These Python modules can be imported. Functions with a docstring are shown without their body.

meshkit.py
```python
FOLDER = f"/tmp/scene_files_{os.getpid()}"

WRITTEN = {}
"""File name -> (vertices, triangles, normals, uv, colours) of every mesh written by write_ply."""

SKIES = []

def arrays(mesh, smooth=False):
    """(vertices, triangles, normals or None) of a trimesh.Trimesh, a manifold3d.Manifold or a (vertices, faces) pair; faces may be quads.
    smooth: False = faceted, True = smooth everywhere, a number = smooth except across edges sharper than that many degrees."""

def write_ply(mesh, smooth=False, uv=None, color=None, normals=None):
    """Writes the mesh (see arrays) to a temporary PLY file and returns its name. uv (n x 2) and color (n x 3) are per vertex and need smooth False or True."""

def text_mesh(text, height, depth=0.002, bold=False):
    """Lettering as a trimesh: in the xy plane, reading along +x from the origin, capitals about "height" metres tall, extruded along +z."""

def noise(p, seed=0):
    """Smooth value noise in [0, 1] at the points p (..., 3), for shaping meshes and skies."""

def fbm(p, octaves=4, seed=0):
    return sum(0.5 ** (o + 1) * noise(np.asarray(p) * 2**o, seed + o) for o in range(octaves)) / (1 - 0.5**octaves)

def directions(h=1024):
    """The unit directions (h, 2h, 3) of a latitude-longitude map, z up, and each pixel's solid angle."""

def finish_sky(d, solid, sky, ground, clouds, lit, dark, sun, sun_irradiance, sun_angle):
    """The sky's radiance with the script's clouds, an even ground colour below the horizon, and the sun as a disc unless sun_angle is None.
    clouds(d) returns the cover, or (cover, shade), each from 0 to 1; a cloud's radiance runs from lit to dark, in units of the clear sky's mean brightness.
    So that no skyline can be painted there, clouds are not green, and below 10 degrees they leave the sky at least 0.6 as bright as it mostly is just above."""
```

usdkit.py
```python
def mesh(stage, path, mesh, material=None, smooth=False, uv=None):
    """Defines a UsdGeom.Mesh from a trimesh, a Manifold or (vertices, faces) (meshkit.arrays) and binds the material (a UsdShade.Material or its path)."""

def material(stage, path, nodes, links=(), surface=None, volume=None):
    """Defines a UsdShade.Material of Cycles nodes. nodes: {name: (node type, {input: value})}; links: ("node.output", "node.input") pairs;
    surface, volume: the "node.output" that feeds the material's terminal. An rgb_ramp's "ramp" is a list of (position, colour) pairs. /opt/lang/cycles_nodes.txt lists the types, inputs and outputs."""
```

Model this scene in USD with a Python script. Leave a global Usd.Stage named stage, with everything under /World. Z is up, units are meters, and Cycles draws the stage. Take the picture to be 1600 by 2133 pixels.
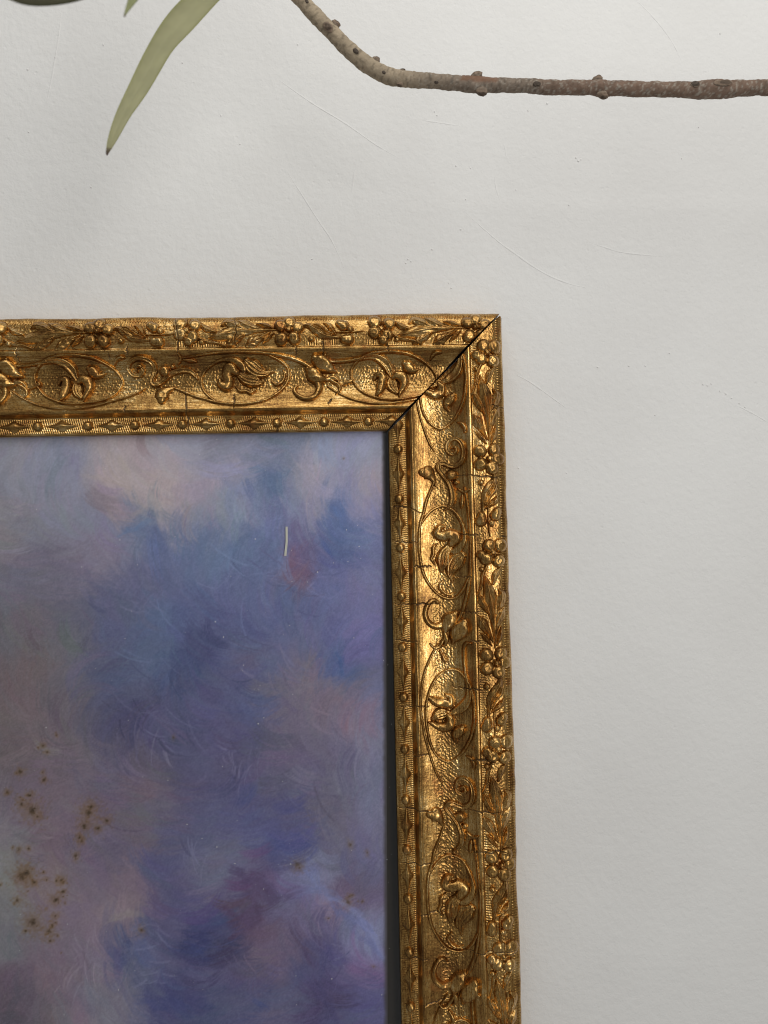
import math, numpy as np, trimesh, usdkit, meshkit
from scipy.spatial import cKDTree
from pxr import Usd, UsdGeom, UsdLux, UsdShade, Gf, Sdf, Vt

stage = Usd.Stage.CreateInMemory()
UsdGeom.SetStageUpAxis(stage, UsdGeom.Tokens.z)
UsdGeom.SetStageMetersPerUnit(stage, 1.0)
UsdGeom.Xform.Define(stage, '/World')
rng = np.random.default_rng(7)

# ---------------------------------------------------------------- camera
cam = UsdGeom.Camera.Define(stage, '/World/camera')
R_, U_, B_ = (0.999261, -0.031734, -0.021698), (0.020084, -0.050322, 0.998531), (-0.032779, -0.998229, -0.049647)
cam.AddTransformOp().Set(Gf.Matrix4d(*R_, 0, *U_, 0, *B_, 0, 0, -0.45, 0, 1))
cam.CreateFocalLengthAttr(26.0)
cam.CreateHorizontalApertureAttr(24.0)
cam.CreateVerticalApertureAttr(32.0)
cam.CreateFStopAttr(7.5)
cam.CreateFocusDistanceAttr(0.432)
cam.CreateExposureAttr(0.09)
cam.CreateClippingRangeAttr(Gf.Vec2f(0.02, 50))

# ---------------------------------------------------------------- light: a window on the right, a soft lamp above, the dim room
def lamp(name, pos, aim, w, h, inten, col):
    l = UsdLux.RectLight.Define(stage, '/World/' + name)
    d = np.array(aim, float) - pos; d /= np.linalg.norm(d)
    x = np.cross(d, [0, 0, 1.0]); x /= np.linalg.norm(x); u = np.cross(x, d)
    l.AddTransformOp().Set(Gf.Matrix4d(*map(float, x), 0, *map(float, u), 0, *map(float, -d), 0, *map(float, pos), 1))
    l.CreateWidthAttr(w); l.CreateHeightAttr(h); l.CreateIntensityAttr(inten); l.CreateColorAttr(Gf.Vec3f(*col))
    return l
lamp('window_light', (0.46, -1.0, 0.1), (-0.1, 0, 0.1), 0.30, 0.95, 4.75, (1.0, 0.98, 0.945))
lamp('upper_light', (0.05, -0.42, 0.68), (0.0, 0, 0.25), 0.7, 0.6, 1.85, (1.0, 0.985, 0.95))
dome = UsdLux.DomeLight.Define(stage, '/World/room_light')
dome.CreateIntensityAttr(0.058); dome.CreateColorAttr(Gf.Vec3f(0.98, 0.99, 1.0))

# ---------------------------------------------------------------- helpers
LOOKS = '/World/Looks/'
names = {}
def numbered(path):
    k = names[path] = names.get(path, -1) + 1
    return path if k == 0 else '%s_%03d' % (path, k)
def obj(name, mesh, mat, parent=None, smooth=True, tone=None):
    path = numbered((str(parent.GetPath()) if parent else '/World') + '/' + name)
    m = usdkit.mesh(stage, path, mesh, mat, smooth=smooth)
    if tone is not None:
        UsdGeom.PrimvarsAPI(m).CreatePrimvar('tone', Sdf.ValueTypeNames.Color3fArray, 'vertex').Set(Vt.Vec3fArray.FromNumpy(np.asarray(tone, np.float32)))
    return m.GetPrim()
def thing(name, **kw):
    return tag(UsdGeom.Xform.Define(stage, numbered('/World/' + name)).GetPrim(), **kw)
def tag(p, **kw):
    for k, v in kw.items():
        p.SetCustomDataByKey(k, v)
    return p
def lin(c):
    c = np.asarray(c, float) / 255.0
    return np.where(c <= 0.04045, c / 12.92, ((c + 0.055) / 1.055) ** 2.4)
def spline(P, step):
    """Catmull-Rom through the rows of P (any width), sampled about every step (first two or three columns are positions)."""
    P = np.asarray(P, float); k = min(3, P.shape[1] - 1)
    if len(P) == 2:
        n = max(2, int(np.linalg.norm(P[1, :k] - P[0, :k]) / step) + 1)
        return P[0] + (P[1] - P[0]) * np.linspace(0, 1, n)[:, None]
    E = np.vstack([2 * P[0] - P[1], P, 2 * P[-1] - P[-2]]); out = []
    if np.allclose(P[0], P[-1]): E[0], E[-1] = P[-2], P[1]
    for i in range(1, len(E) - 2):
        a, b, c, d = E[i - 1:i + 3]
        n = max(2, int(np.linalg.norm(c[:k] - b[:k]) / step) + 1)
        t = np.linspace(0, 1, n, endpoint=False)[:, None]
        out.append(0.5 * (2 * b + (c - a) * t + (2 * a - 5 * b + 4 * c - d) * t * t + (3 * b - a - 3 * c + d) * t ** 3))
    out.append(E[-2][None]); return np.vstack(out)
def grid_faces(nr, nc):
    i = np.arange((nr - 1) * (nc - 1)); r, c = i // (nc - 1), i % (nc - 1); a = r * nc + c
    return np.vstack([np.stack([a, a + 1, a + nc + 1], 1), np.stack([a, a + nc + 1, a + nc], 1)])
def noise2(x, y, f, seed=0, z=0.0):
    return meshkit.noise(np.stack([x * f, y * f, np.zeros_like(x) + z + 0.37], -1), seed)

# ---------------------------------------------------------------- materials
def mat(name, nodes, links, surface='p.BSDF'):
    return usdkit.material(stage, LOOKS + name, nodes, links, surface=surface)
def gold(name, stretch, tint=1.0):
    k = lambda r, g, b: (r * tint, g * tint, b * tint)
    return mat(name, {
        'g': ('geometry', {}), 'm': ('mapping', {'scale': stretch}),
        'big': ('noise_texture', {'scale': 55.0, 'detail': 4.0, 'roughness': 0.6}),
        'fine': ('noise_texture', {'scale': 1300.0, 'detail': 3.0, 'roughness': 0.6}),
        'streak': ('noise_texture', {'scale': 1.0, 'detail': 3.0, 'roughness': 0.55}),
        'speck': ('noise_texture', {'scale': 2100.0, 'detail': 2.0}),
        'a': ('mix_float', {'fac': 0.45}), 'b': ('mix_float', {'fac': 0.35}),
        'ramp': ('rgb_ramp', {'ramp': [(0.345, k(0.105, 0.046, 0.013)), (0.44, k(0.28, 0.137, 0.035)), (0.53, k(0.57, 0.325, 0.092)), (0.66, k(0.93, 0.72, 0.37))]}),
        'redn': ('noise_texture', {'scale': 95.0, 'detail': 2.0}), 'redr': ('rgb_ramp', {'ramp': [(0.60, (0, 0, 0)), (0.72, (0.55, 0.55, 0.55))]}),
        'redc': ('mix_color', {'b': (0.40, 0.15, 0.035)}),
        'spr': ('rgb_ramp', {'ramp': [(0.33, (0.18, 0.13, 0.09)), (0.45, (1, 1, 1))]}), 'sp': ('mix_color', {'blend_type': 'multiply', 'fac': 0.85}),
        'crk': ('attribute', {'attribute': 'tone'}), 'crm': ('mix_color', {'b': (0.012, 0.008, 0.005)}),
        'met': ('map_range', {'from_min': 0.0, 'from_max': 1.0, 'to_min': 0.92, 'to_max': 0.0}),
        'rr': ('map_range', {'from_min': 0.3, 'from_max': 0.7, 'to_min': 0.42, 'to_max': 0.19}),
        'hs': ('mix_float', {'fac': 0.5}), 'bump': ('bump', {'strength': 0.36, 'distance': 0.00018}),
        'p': ('principled_bsdf', {'specular_ior_level': 0.4, 'coat_weight': 0.15, 'coat_roughness': 0.25})},
        [('g.position', 'm.vector'), ('m.vector', 'streak.vector'), ('g.position', 'big.vector'), ('g.position', 'fine.vector'), ('g.position', 'speck.vector'), ('g.position', 'redn.vector'),
         ('big.fac', 'a.a'), ('fine.fac', 'a.b'), ('a.result', 'b.a'), ('streak.fac', 'b.b'), ('b.result', 'ramp.fac'),
         ('redn.fac', 'redr.fac'), ('redr.color', 'redc.fac'), ('ramp.color', 'redc.a'), ('redc.result', 'sp.a'), ('speck.fac', 'spr.fac'), ('spr.color', 'sp.b'),
         ('crk.fac', 'crm.fac'), ('sp.result', 'crm.a'), ('crm.result', 'p.base_color'), ('crk.fac', 'met.value'), ('met.result', 'p.metallic'),
         ('b.result', 'rr.value'), ('rr.result', 'p.roughness'), ('fine.fac', 'hs.a'), ('streak.fac', 'hs.b'), ('hs.result', 'bump.height'), ('bump.normal', 'p.normal')])
GOLD = {'T': gold('gilding_across', (90.0, 500.0, 1900.0)), 'R': gold('gilding_down', (1900.0, 500.0, 90.0))}
plaster = mat('plaster', {
    'g': ('geometry', {}), 'n1': ('noise_texture', {'scale': 230.0, 'detail': 5.0, 'roughness': 0.62}), 'n2': ('noise_texture', {'scale': 60.0, 'detail': 3.0}),
    'n3': ('noise_texture', {'scale': 9.0, 'detail': 3.0}), 'mx': ('mix_float', {'fac': 0.4}),
    'cr': ('rgb_ramp', {'ramp': [(0.35, (0.775, 0.765, 0.745)), (0.65, (0.815, 0.808, 0.788))]}),
    'pv': ('voronoi_texture', {'scale': 120.0}), 'pr': ('map_range', {'from_min': 0.0, 'from_max': 0.12, 'to_min': 0.0, 'to_max': 1.0, 'clamp': True}),
    'b1': ('bump', {'strength': 0.62, 'distance': 0.0013}), 'b2': ('bump', {'strength': 0.25, 'distance': 0.0006}),
    'p': ('principled_bsdf', {'roughness': 0.85, 'specular_ior_level': 0.25})},
    [('g.position', 'n1.vector'), ('g.position', 'n2.vector'), ('g.position', 'n3.vector'), ('g.position', 'pv.vector'), ('n1.fac', 'mx.a'), ('n2.fac', 'mx.b'), ('n3.fac', 'cr.fac'), ('cr.color', 'p.base_color'),
     ('pv.distance', 'pr.value'), ('pr.result', 'b2.height'), ('mx.result', 'b1.height'), ('b2.normal', 'b1.normal'), ('b1.normal', 'p.normal')])
def plain(name, col, rough=0.6, **kw):
    return mat(name, {'p': ('principled_bsdf', {'base_color': col, 'roughness': rough, **kw})}, [])
def toned(name, rough, bump_scale, bump, dist, **kw):
    return mat(name, {'t': ('attribute', {'attribute': 'tone'}), 'g': ('geometry', {}), 'n': ('noise_texture', {'scale': bump_scale, 'detail': 4.0, 'roughness': 0.6}),
        'b': ('bump', {'strength': bump, 'distance': dist}), 'p': ('principled_bsdf', {'roughness': rough, **kw})},
        [('t.color', 'p.base_color'), ('g.position', 'n.vector'), ('n.fac', 'b.height'), ('b.normal', 'p.normal')])
paint_mat = toned('paint', 0.55, 1500.0, 0.25, 0.0002, specular_ior_level=0.3)
bark = toned('bark', 0.8, 900.0, 0.7, 0.0005, specular_ior_level=0.25)
dark_board = plain('dark_board', (0.024, 0.015, 0.009), 0.9)
side_wood = plain('side_wood', (0.10, 0.060, 0.032), 0.65)
pale = plain('pale_flaw', (0.86, 0.82, 0.70), 0.6)
dust_mat = plain('dust', (0.75, 0.75, 0.75), 0.7)
glass = mat('glass', {'f': ('fresnel', {'IOR': 1.48}), 't': ('transparent_bsdf', {'color': (0.975, 0.985, 0.98)}), 'gl': ('glossy_bsdf', {'color': (1, 1, 1), 'roughness': 0.04}), 'mx': ('mix_closure', {})},
    [('f.fac', 'mx.fac'), ('t.BSDF', 'mx.closure1'), ('gl.BSDF', 'mx.closure2')], surface='mx.closure')
def leafmat(name, trans):
    return mat(name, {'t': ('attribute', {'attribute': 'tone'}), 'p': ('principled_bsdf', {'roughness': 0.5, 'specular_ior_level': 0.35}), 'tl': ('translucent_bsdf', {}), 'mx': ('mix_closure', {'fac': trans})},
        [('t.color', 'p.base_color'), ('t.color', 'tl.color'), ('p.BSDF', 'mx.closure1'), ('tl.BSDF', 'mx.closure2')], surface='mx.closure')
leaf_mat = leafmat('leaf', 0.45)

# moulding ornaments in mm: name, height, section, strokes of (along, across, half width)
MOTIF = {'A':[('oval_ring',0.95,'round',[[(-18.34,36.63,0.72),(-21.24,34.07,0.72),(-22.37,31.01,0.72),(-21.79,27.18,0.72),(-19.21,22.91,0.72),(-15.78,20.0,0.72),(-11.32,17.92,0.72),(-5.79,16.39,0.72),(0.73,16.0,0.72),(7.18,16.75,0.72),(13.61,18.09,0.72),(18.92,20.87,0.72),(22.02,24.84,0.72),(22.7,28.16,0.72),(19.59,33.03,0.72),(15.18,36.34,0.72),(9.23,38.94,0.72),(3.13,40.08,0.72),(-3.21,40.42,0.72),(-9.84,39.92,0.72),(-15.19,38.51,0.72),(-18.34,36.63,0.72)]]),('tendril',0.8,'round',[[(-34.95,23.45,0.5),(-29.84,19.94,0.61),(-22.55,16.38,0.61),(-14.28,14.24,0.61),(-5.04,13.45,0.61),(3.02,14.12,0.61),(9.99,15.27,0.61),(16.4,16.89,0.61),(23.35,18.96,0.61),(29.25,21.28,0.61),(33.53,23.79,0.44)]]),('scroll',1.7,'cup',[[(-35.82,39.1,0.66),(-35.96,37.5,0.66),(-33.52,36.23,0.66),(-28.16,36.06,0.66),(-22.68,36.48,0.66),(-18.25,37.12,0.72),(-13.78,37.95,0.94),(-9.49,37.8,1.43),(-5.5,35.86,1.98),(-3.23,33.23,1.98),(-1.96,30.71,1.43),(-1.11,28.51,0.88)]]),('petal',1.9,'round',[[(5.66,34.47,0.99),(7.35,33.09,2.09),(9.59,31.36,1.98),(11.49,30.79,1.1),(13.69,31.68,0.33)]]),('petal',2.1,'round',[[(-10.13,26.74,0.66),(-8.87,28.9,1.32),(-6.27,28.48,1.98),(-6.51,24.72,2.09),(-7.59,20.72,1.87),(-9.43,18.01,0.66)]]),('petal',2.2,'round',[[(-0.32,27.41,1.1),(1.89,28.63,1.98),(4.59,27.77,2.21),(5.65,25.1,1.98),(4.71,22.24,1.54),(3.33,19.4,1.1),(2.79,17.58,0.44)]]),('petal',1.5,'fan',[[(-1.13,27.69,1.21),(-1.13,24.63,2.65),(-0.28,22.04,2.43),(1.13,20.01,1.21)]]),('curl',1.2,'round',[[(19.51,36.28,0.44),(20.43,38.01,0.77),(22.59,39.32,0.77),(25.04,39.39,0.44)]])],'S':[('scroll',1.7,'cup',[[(-8.29,32.78,0.5),(-8.63,34.3,0.61),(-6.51,35.07,0.72),(-5.08,33.09,0.83),(-6.69,30.76,0.88),(-9.7,30.53,0.88),(-12.16,32.43,0.88),(-12.54,35.2,0.88),(-10.13,37.71,0.88),(-5.69,38.58,0.94),(-1.3,37.45,0.99),(0.97,34.27,1.05),(0.65,31.2,1.1),(-0.63,28.21,1.16),(0.02,26.08,1.32),(2.27,25.86,1.32),(5.72,28.5,1.26),(9.73,31.26,1.26),(14.54,32.69,1.2),(19.38,32.28,1.07),(22.05,29.95,0.82),(22.88,28.25,0.44)]]),('ball',2.3,'round',[[(6.1,32.22,2.65),(6.32,31.99,2.65)]]),('ball',1.3,'round',[[(10.12,34.52,1.2),(10.29,34.41,1.2)]]),('curl',1.0,'round',[[(13.7,40.52,0.5),(14.73,38.97,0.76),(14.31,37.39,0.63),(12.89,35.81,0.38)],[(16.24,37.93,0.44),(19.42,37.32,0.82),(22.62,36.94,0.44)]]),('bud',1.8,'round',[[(4.41,17.48,1.76),(4.76,19.9,3.15),(6.69,22.17,2.02),(9.46,23.57,0.88),(11.32,24.2,0.5)]])],'B':[('tendril',0.95,'round',[[(-37.71,24.23,0.57),(-32.01,22.03,0.76),(-25.69,19.17,0.82),(-20.01,17.49,0.82),(-14.33,15.61,0.82),(-6.18,14.75,0.82),(2.58,15.07,0.82),(10.09,16.6,0.82),(16.36,19.8,0.82),(21.08,24.15,0.82),(23.24,28.92,0.82),(22.58,33.51,0.82),(18.69,37.0,0.82),(13.27,39.37,0.44)]]),('oval_ring',1.1,'round',[[(-14.72,15.95,0.57),(-18.8,19.05,0.76),(-21.88,22.85,0.76),(-22.97,27.41,0.76),(-21.41,31.77,0.76),(-17.52,35.18,0.76),(-12.32,37.23,0.88),(-7.59,37.63,1.26),(-3.65,36.15,2.14),(-0.72,33.52,2.39),(-0.3,31.28,1.39)]]),('curl',1.1,'round',[[(14.35,26.66,0.44),(16.98,24.88,0.88),(19.84,26.46,0.88),(21.36,29.58,0.63),(20.61,32.2,0.32)]]),('tendril',0.9,'round',[[(-31.74,38.7,0.38),(-23.44,39.73,0.5),(-14.0,40.39,0.57),(-3.99,40.79,0.57),(5.92,40.47,0.63),(15.8,39.6,0.76),(25.01,37.67,0.88),(31.19,35.41,1.01),(35.5,32.93,1.01)]]),('petal',2.2,'round',[[(-4.01,31.52,1.64),(-7.22,33.21,2.39),(-8.94,30.65,2.27),(-8.13,27.5,2.27),(-9.48,24.5,2.02),(-12.33,25.67,1.64),(-12.84,27.82,0.88)]]),('petal',2.2,'fan',[[(1.81,36.25,1.64),(3.92,34.15,3.4),(7.02,31.8,3.15),(10.27,30.62,1.76),(13.32,31.21,0.82),(15.47,31.55,0.32)]]),('petal',1.9,'fan',[[(-2.77,30.56,1.64),(0.63,28.0,2.65),(4.39,27.19,3.02),(7.53,26.51,1.64),(9.55,26.48,0.5)]]),('curl',1.2,'round',[[(-4.32,24.09,0.44),(-2.53,21.82,0.82),(0.61,21.77,0.82),(3.14,20.74,0.82),(6.14,22.47,0.38)]])],'G':[('bud',2.5,'round',[[(-0.77,36.77,1.76),(2.51,35.12,3.28),(6.35,32.82,2.77),(9.79,31.21,0.88)]]),('bud',2.5,'round',[[(-4.73,32.79,1.13),(-2.08,30.31,3.15),(1.16,27.93,2.9),(5.2,26.99,0.88)]]),('scroll',1.6,'round',[[(-1.36,28.73,1.89),(0.85,24.87,1.76),(1.13,21.55,1.51),(-1.49,17.96,1.32),(-5.91,16.9,1.2),(-10.0,18.63,1.07),(-11.75,21.62,0.95),(-10.17,24.11,0.5)]]),('curl',1.4,'round',[[(4.94,27.0,1.01),(8.13,27.96,1.26),(10.65,27.04,0.76),(11.88,24.69,0.38)]]),('curl',1.3,'round',[[(13.78,24.33,0.57),(16.34,25.62,0.82),(18.52,26.73,1.07),(17.91,28.26,0.5)]]),('curl',1.2,'round',[[(6.22,27.36,0.63),(8.72,25.93,0.88),(11.61,23.64,0.95),(11.95,21.38,0.76),(9.9,19.16,0.38)]])],'flower_a':[('flower',2.3,'flower',[[(-3.8,54.68,2.76),(-4.23,54.95,2.76)],[(0.37,56.31,2.76),(0.42,56.8,2.76)],[(4.68,53.52,2.76),(5.26,53.65,2.76)],[(2.81,47.95,2.76),(3.15,47.43,2.76)],[(-3.33,47.81,2.76),(-3.73,47.28,2.76)],[(0.19,52.43,1.32),(0.3,52.37,1.32)]])],'flower_b':[('flower',2.3,'flower',[[(-3.07,56.44,3.15),(-2.81,56.22,3.15)],[(4.45,55.42,2.77),(4.72,55.2,2.77)],[(3.36,49.13,2.77),(3.61,48.92,2.77)],[(-3.18,50.67,2.9),(-2.93,50.47,2.9)],[(1.28,46.51,2.14),(1.53,46.32,2.14)],[(0.31,52.34,1.39),(0.44,52.27,1.39)]])],'leaf':[('leaf',1.7,'leaf',[[(-41.53,48.33,0.33),(-37.0,49.21,1.87),(-31.18,50.45,2.76),(-25.33,51.51,2.32),(-18.37,51.99,1.43),(-10.85,52.23,0.66),(-6.01,52.28,0.33)],[(-34.7,55.23,0.55),(-32.21,56.72,1.76),(-27.74,55.43,1.87),(-23.27,53.04,0.88)],[(-25.86,57.55,0.77),(-22.93,55.67,2.21),(-18.46,53.72,1.54),(-13.03,52.72,0.44)],[(-16.48,55.88,0.44),(-12.06,54.9,1.21),(-7.67,53.23,0.44)],[(-32.75,44.23,0.55),(-30.06,45.56,1.54),(-26.27,47.68,1.43),(-22.57,50.15,0.55)],[(-21.76,44.08,0.77),(-18.78,45.95,2.21),(-14.99,48.08,1.43),(-9.72,51.12,0.44)],[(-13.42,45.33,0.44),(-10.7,47.75,0.99),(-7.54,50.52,0.33)]])],'vine':[('leaf',1.7,'leaf',[[(7.66,54.46,0.55),(10.64,54.25,1.32),(13.96,52.41,2.09),(17.41,49.48,1.76),(21.37,48.36,1.21),(26.5,47.85,0.55)],[(11.96,55.04,0.39),(15.5,54.64,0.88),(18.95,51.82,0.77),(22.7,49.7,0.39)],[(18.67,55.68,0.44),(20.92,54.45,1.32),(23.18,51.53,1.1),(24.88,49.21,0.44)]]),('berry',1.6,'round',[[(11.81,47.5,1.43),(12.02,47.44,1.43)]]),('bud',2.0,'round',[[(26.82,55.57,1.98),(28.78,54.35,2.43)]]),('bud',2.0,'round',[[(28.65,46.95,1.87),(31.35,46.64,2.43)]]),('berry',1.7,'round',[[(32.1,52.28,1.65),(32.37,52.1,1.65)]]),('stem',0.9,'round',[[(24.83,50.82,0.5),(30.24,50.74,0.5),(35.66,50.9,0.5),(38.9,51.32,0.39)]])],'sprout':[('leaf',1.3,'leaf',[[(7.2,56.43,0.5),(11.04,53.31,1.39),(15.42,51.93,0.63)],[(4.9,49.76,0.5),(10.46,46.82,0.88),(16.03,45.81,0.76),(20.98,44.18,0.63)]]),('berry',1.3,'round',[[(8.35,46.41,1.26),(8.53,46.35,1.26)]])]}
PLACE = {'T':{'A':[-304.4,-143.9,21.0],'S':[-266.9,-105.2],'B':[-220.5,-57.6],'G':[-182.9,-19.6],'flower_a':[-228.9,-131.9,-33.7,64.2],'flower_b':[-186.2,-86.8,14.4],'bead':[-265.0,-240.3,-215.4,-190.7,-165.9,-140.0,-115.6,-90.8,-65.6,-41.2,-16.4,7.0],'crack':[[(-92.6,62.6),(-90.7,49.9),(-91.5,41.0),(-90.7,38.0)],[(-88.2,22.0),(-88.0,10.5),(-88.0,0.8)],[(-61.9,60.9),(-60.7,52.1),(-61.7,48.2),(-60.5,43.1)],[(-29.9,43.5),(-30.1,38.3)],[(-15.8,47.6),(-15.8,38.7)],[(18.2,49.7),(17.8,43.9),(18.0,39.6)],[(-173.7,45.5),(-174.0,42.1),(-173.7,37.9)],[(-117.5,45.2),(-117.4,40.3)],[(-126.8,41.5),(-127.4,38.4)],[(-63.4,20.3),(-63.2,12.4)],[(-12.2,16.8),(-14.0,13.7)],[(-41.2,3.8),(-41.4,-2.5)],[(-120.1,14.6),(-120.0,10.9)]]},'R':{'A':[-89.0,84.9,262.7],'S':[-46.8,130.5,301.5],'B':[0.1,180.4],'G':[37.2,220.0],'flower_a':[-48.3,56.9,159.3,260.0],'flower_b':[-104.2,0.5,101.4,204.6,302.7],'bead':[-54.9,-28.6,-2.8,22.7,49.2,75.2,101.9,128.0,153.5,178.2,205.2,232.3,258.6,284.8,310.8],'crack':[[(-39.7,32.0),(-39.4,41.8),(-38.5,54.5),(-39.2,60.1)],[(-24.4,0.5),(-23.9,9.4),(-20.4,16.7)],[(-5.9,0.1),(-5.6,13.8)],[(-8.9,36.0),(-8.6,43.5),(-8.8,46.0)],[(7.2,11.0),(7.2,21.1)],[(13.2,33.6),(13.0,41.7)],[(26.9,0.7),(26.7,13.0),(26.5,23.2)],[(31.2,35.5),(31.6,42.4),(30.0,46.5)],[(45.2,0.8),(46.5,12.5)],[(45.7,39.7),(46.7,44.5)],[(70.6,30.7),(70.6,38.0),(71.5,45.1)],[(80.1,0.7),(79.8,11.7),(79.8,18.3)],[(105.5,8.9),(104.1,17.5)],[(106.9,37.8),(106.9,44.1),(106.2,47.8)],[(131.8,0.1),(132.9,10.6),(133.2,20.5)],[(132.7,34.4),(133.0,42.1),(133.3,54.6)],[(160.5,0.2),(160.1,17.3)],[(153.8,34.8),(153.0,44.1),(153.4,56.6)],[(185.7,9.4),(183.8,21.8)],[(203.2,33.5),(204.0,38.1),(204.0,40.9),(202.6,48.8),(202.3,61.2)],[(208.7,0.3),(207.8,13.6)],[(230.6,10.7),(229.0,18.6),(227.9,24.4)],[(-59.0,47.4),(-57.4,50.4)],[(-7.6,57.6),(-7.1,60.5)],[(-76.2,53.8),(-75.0,61.3)]]}}
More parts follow.
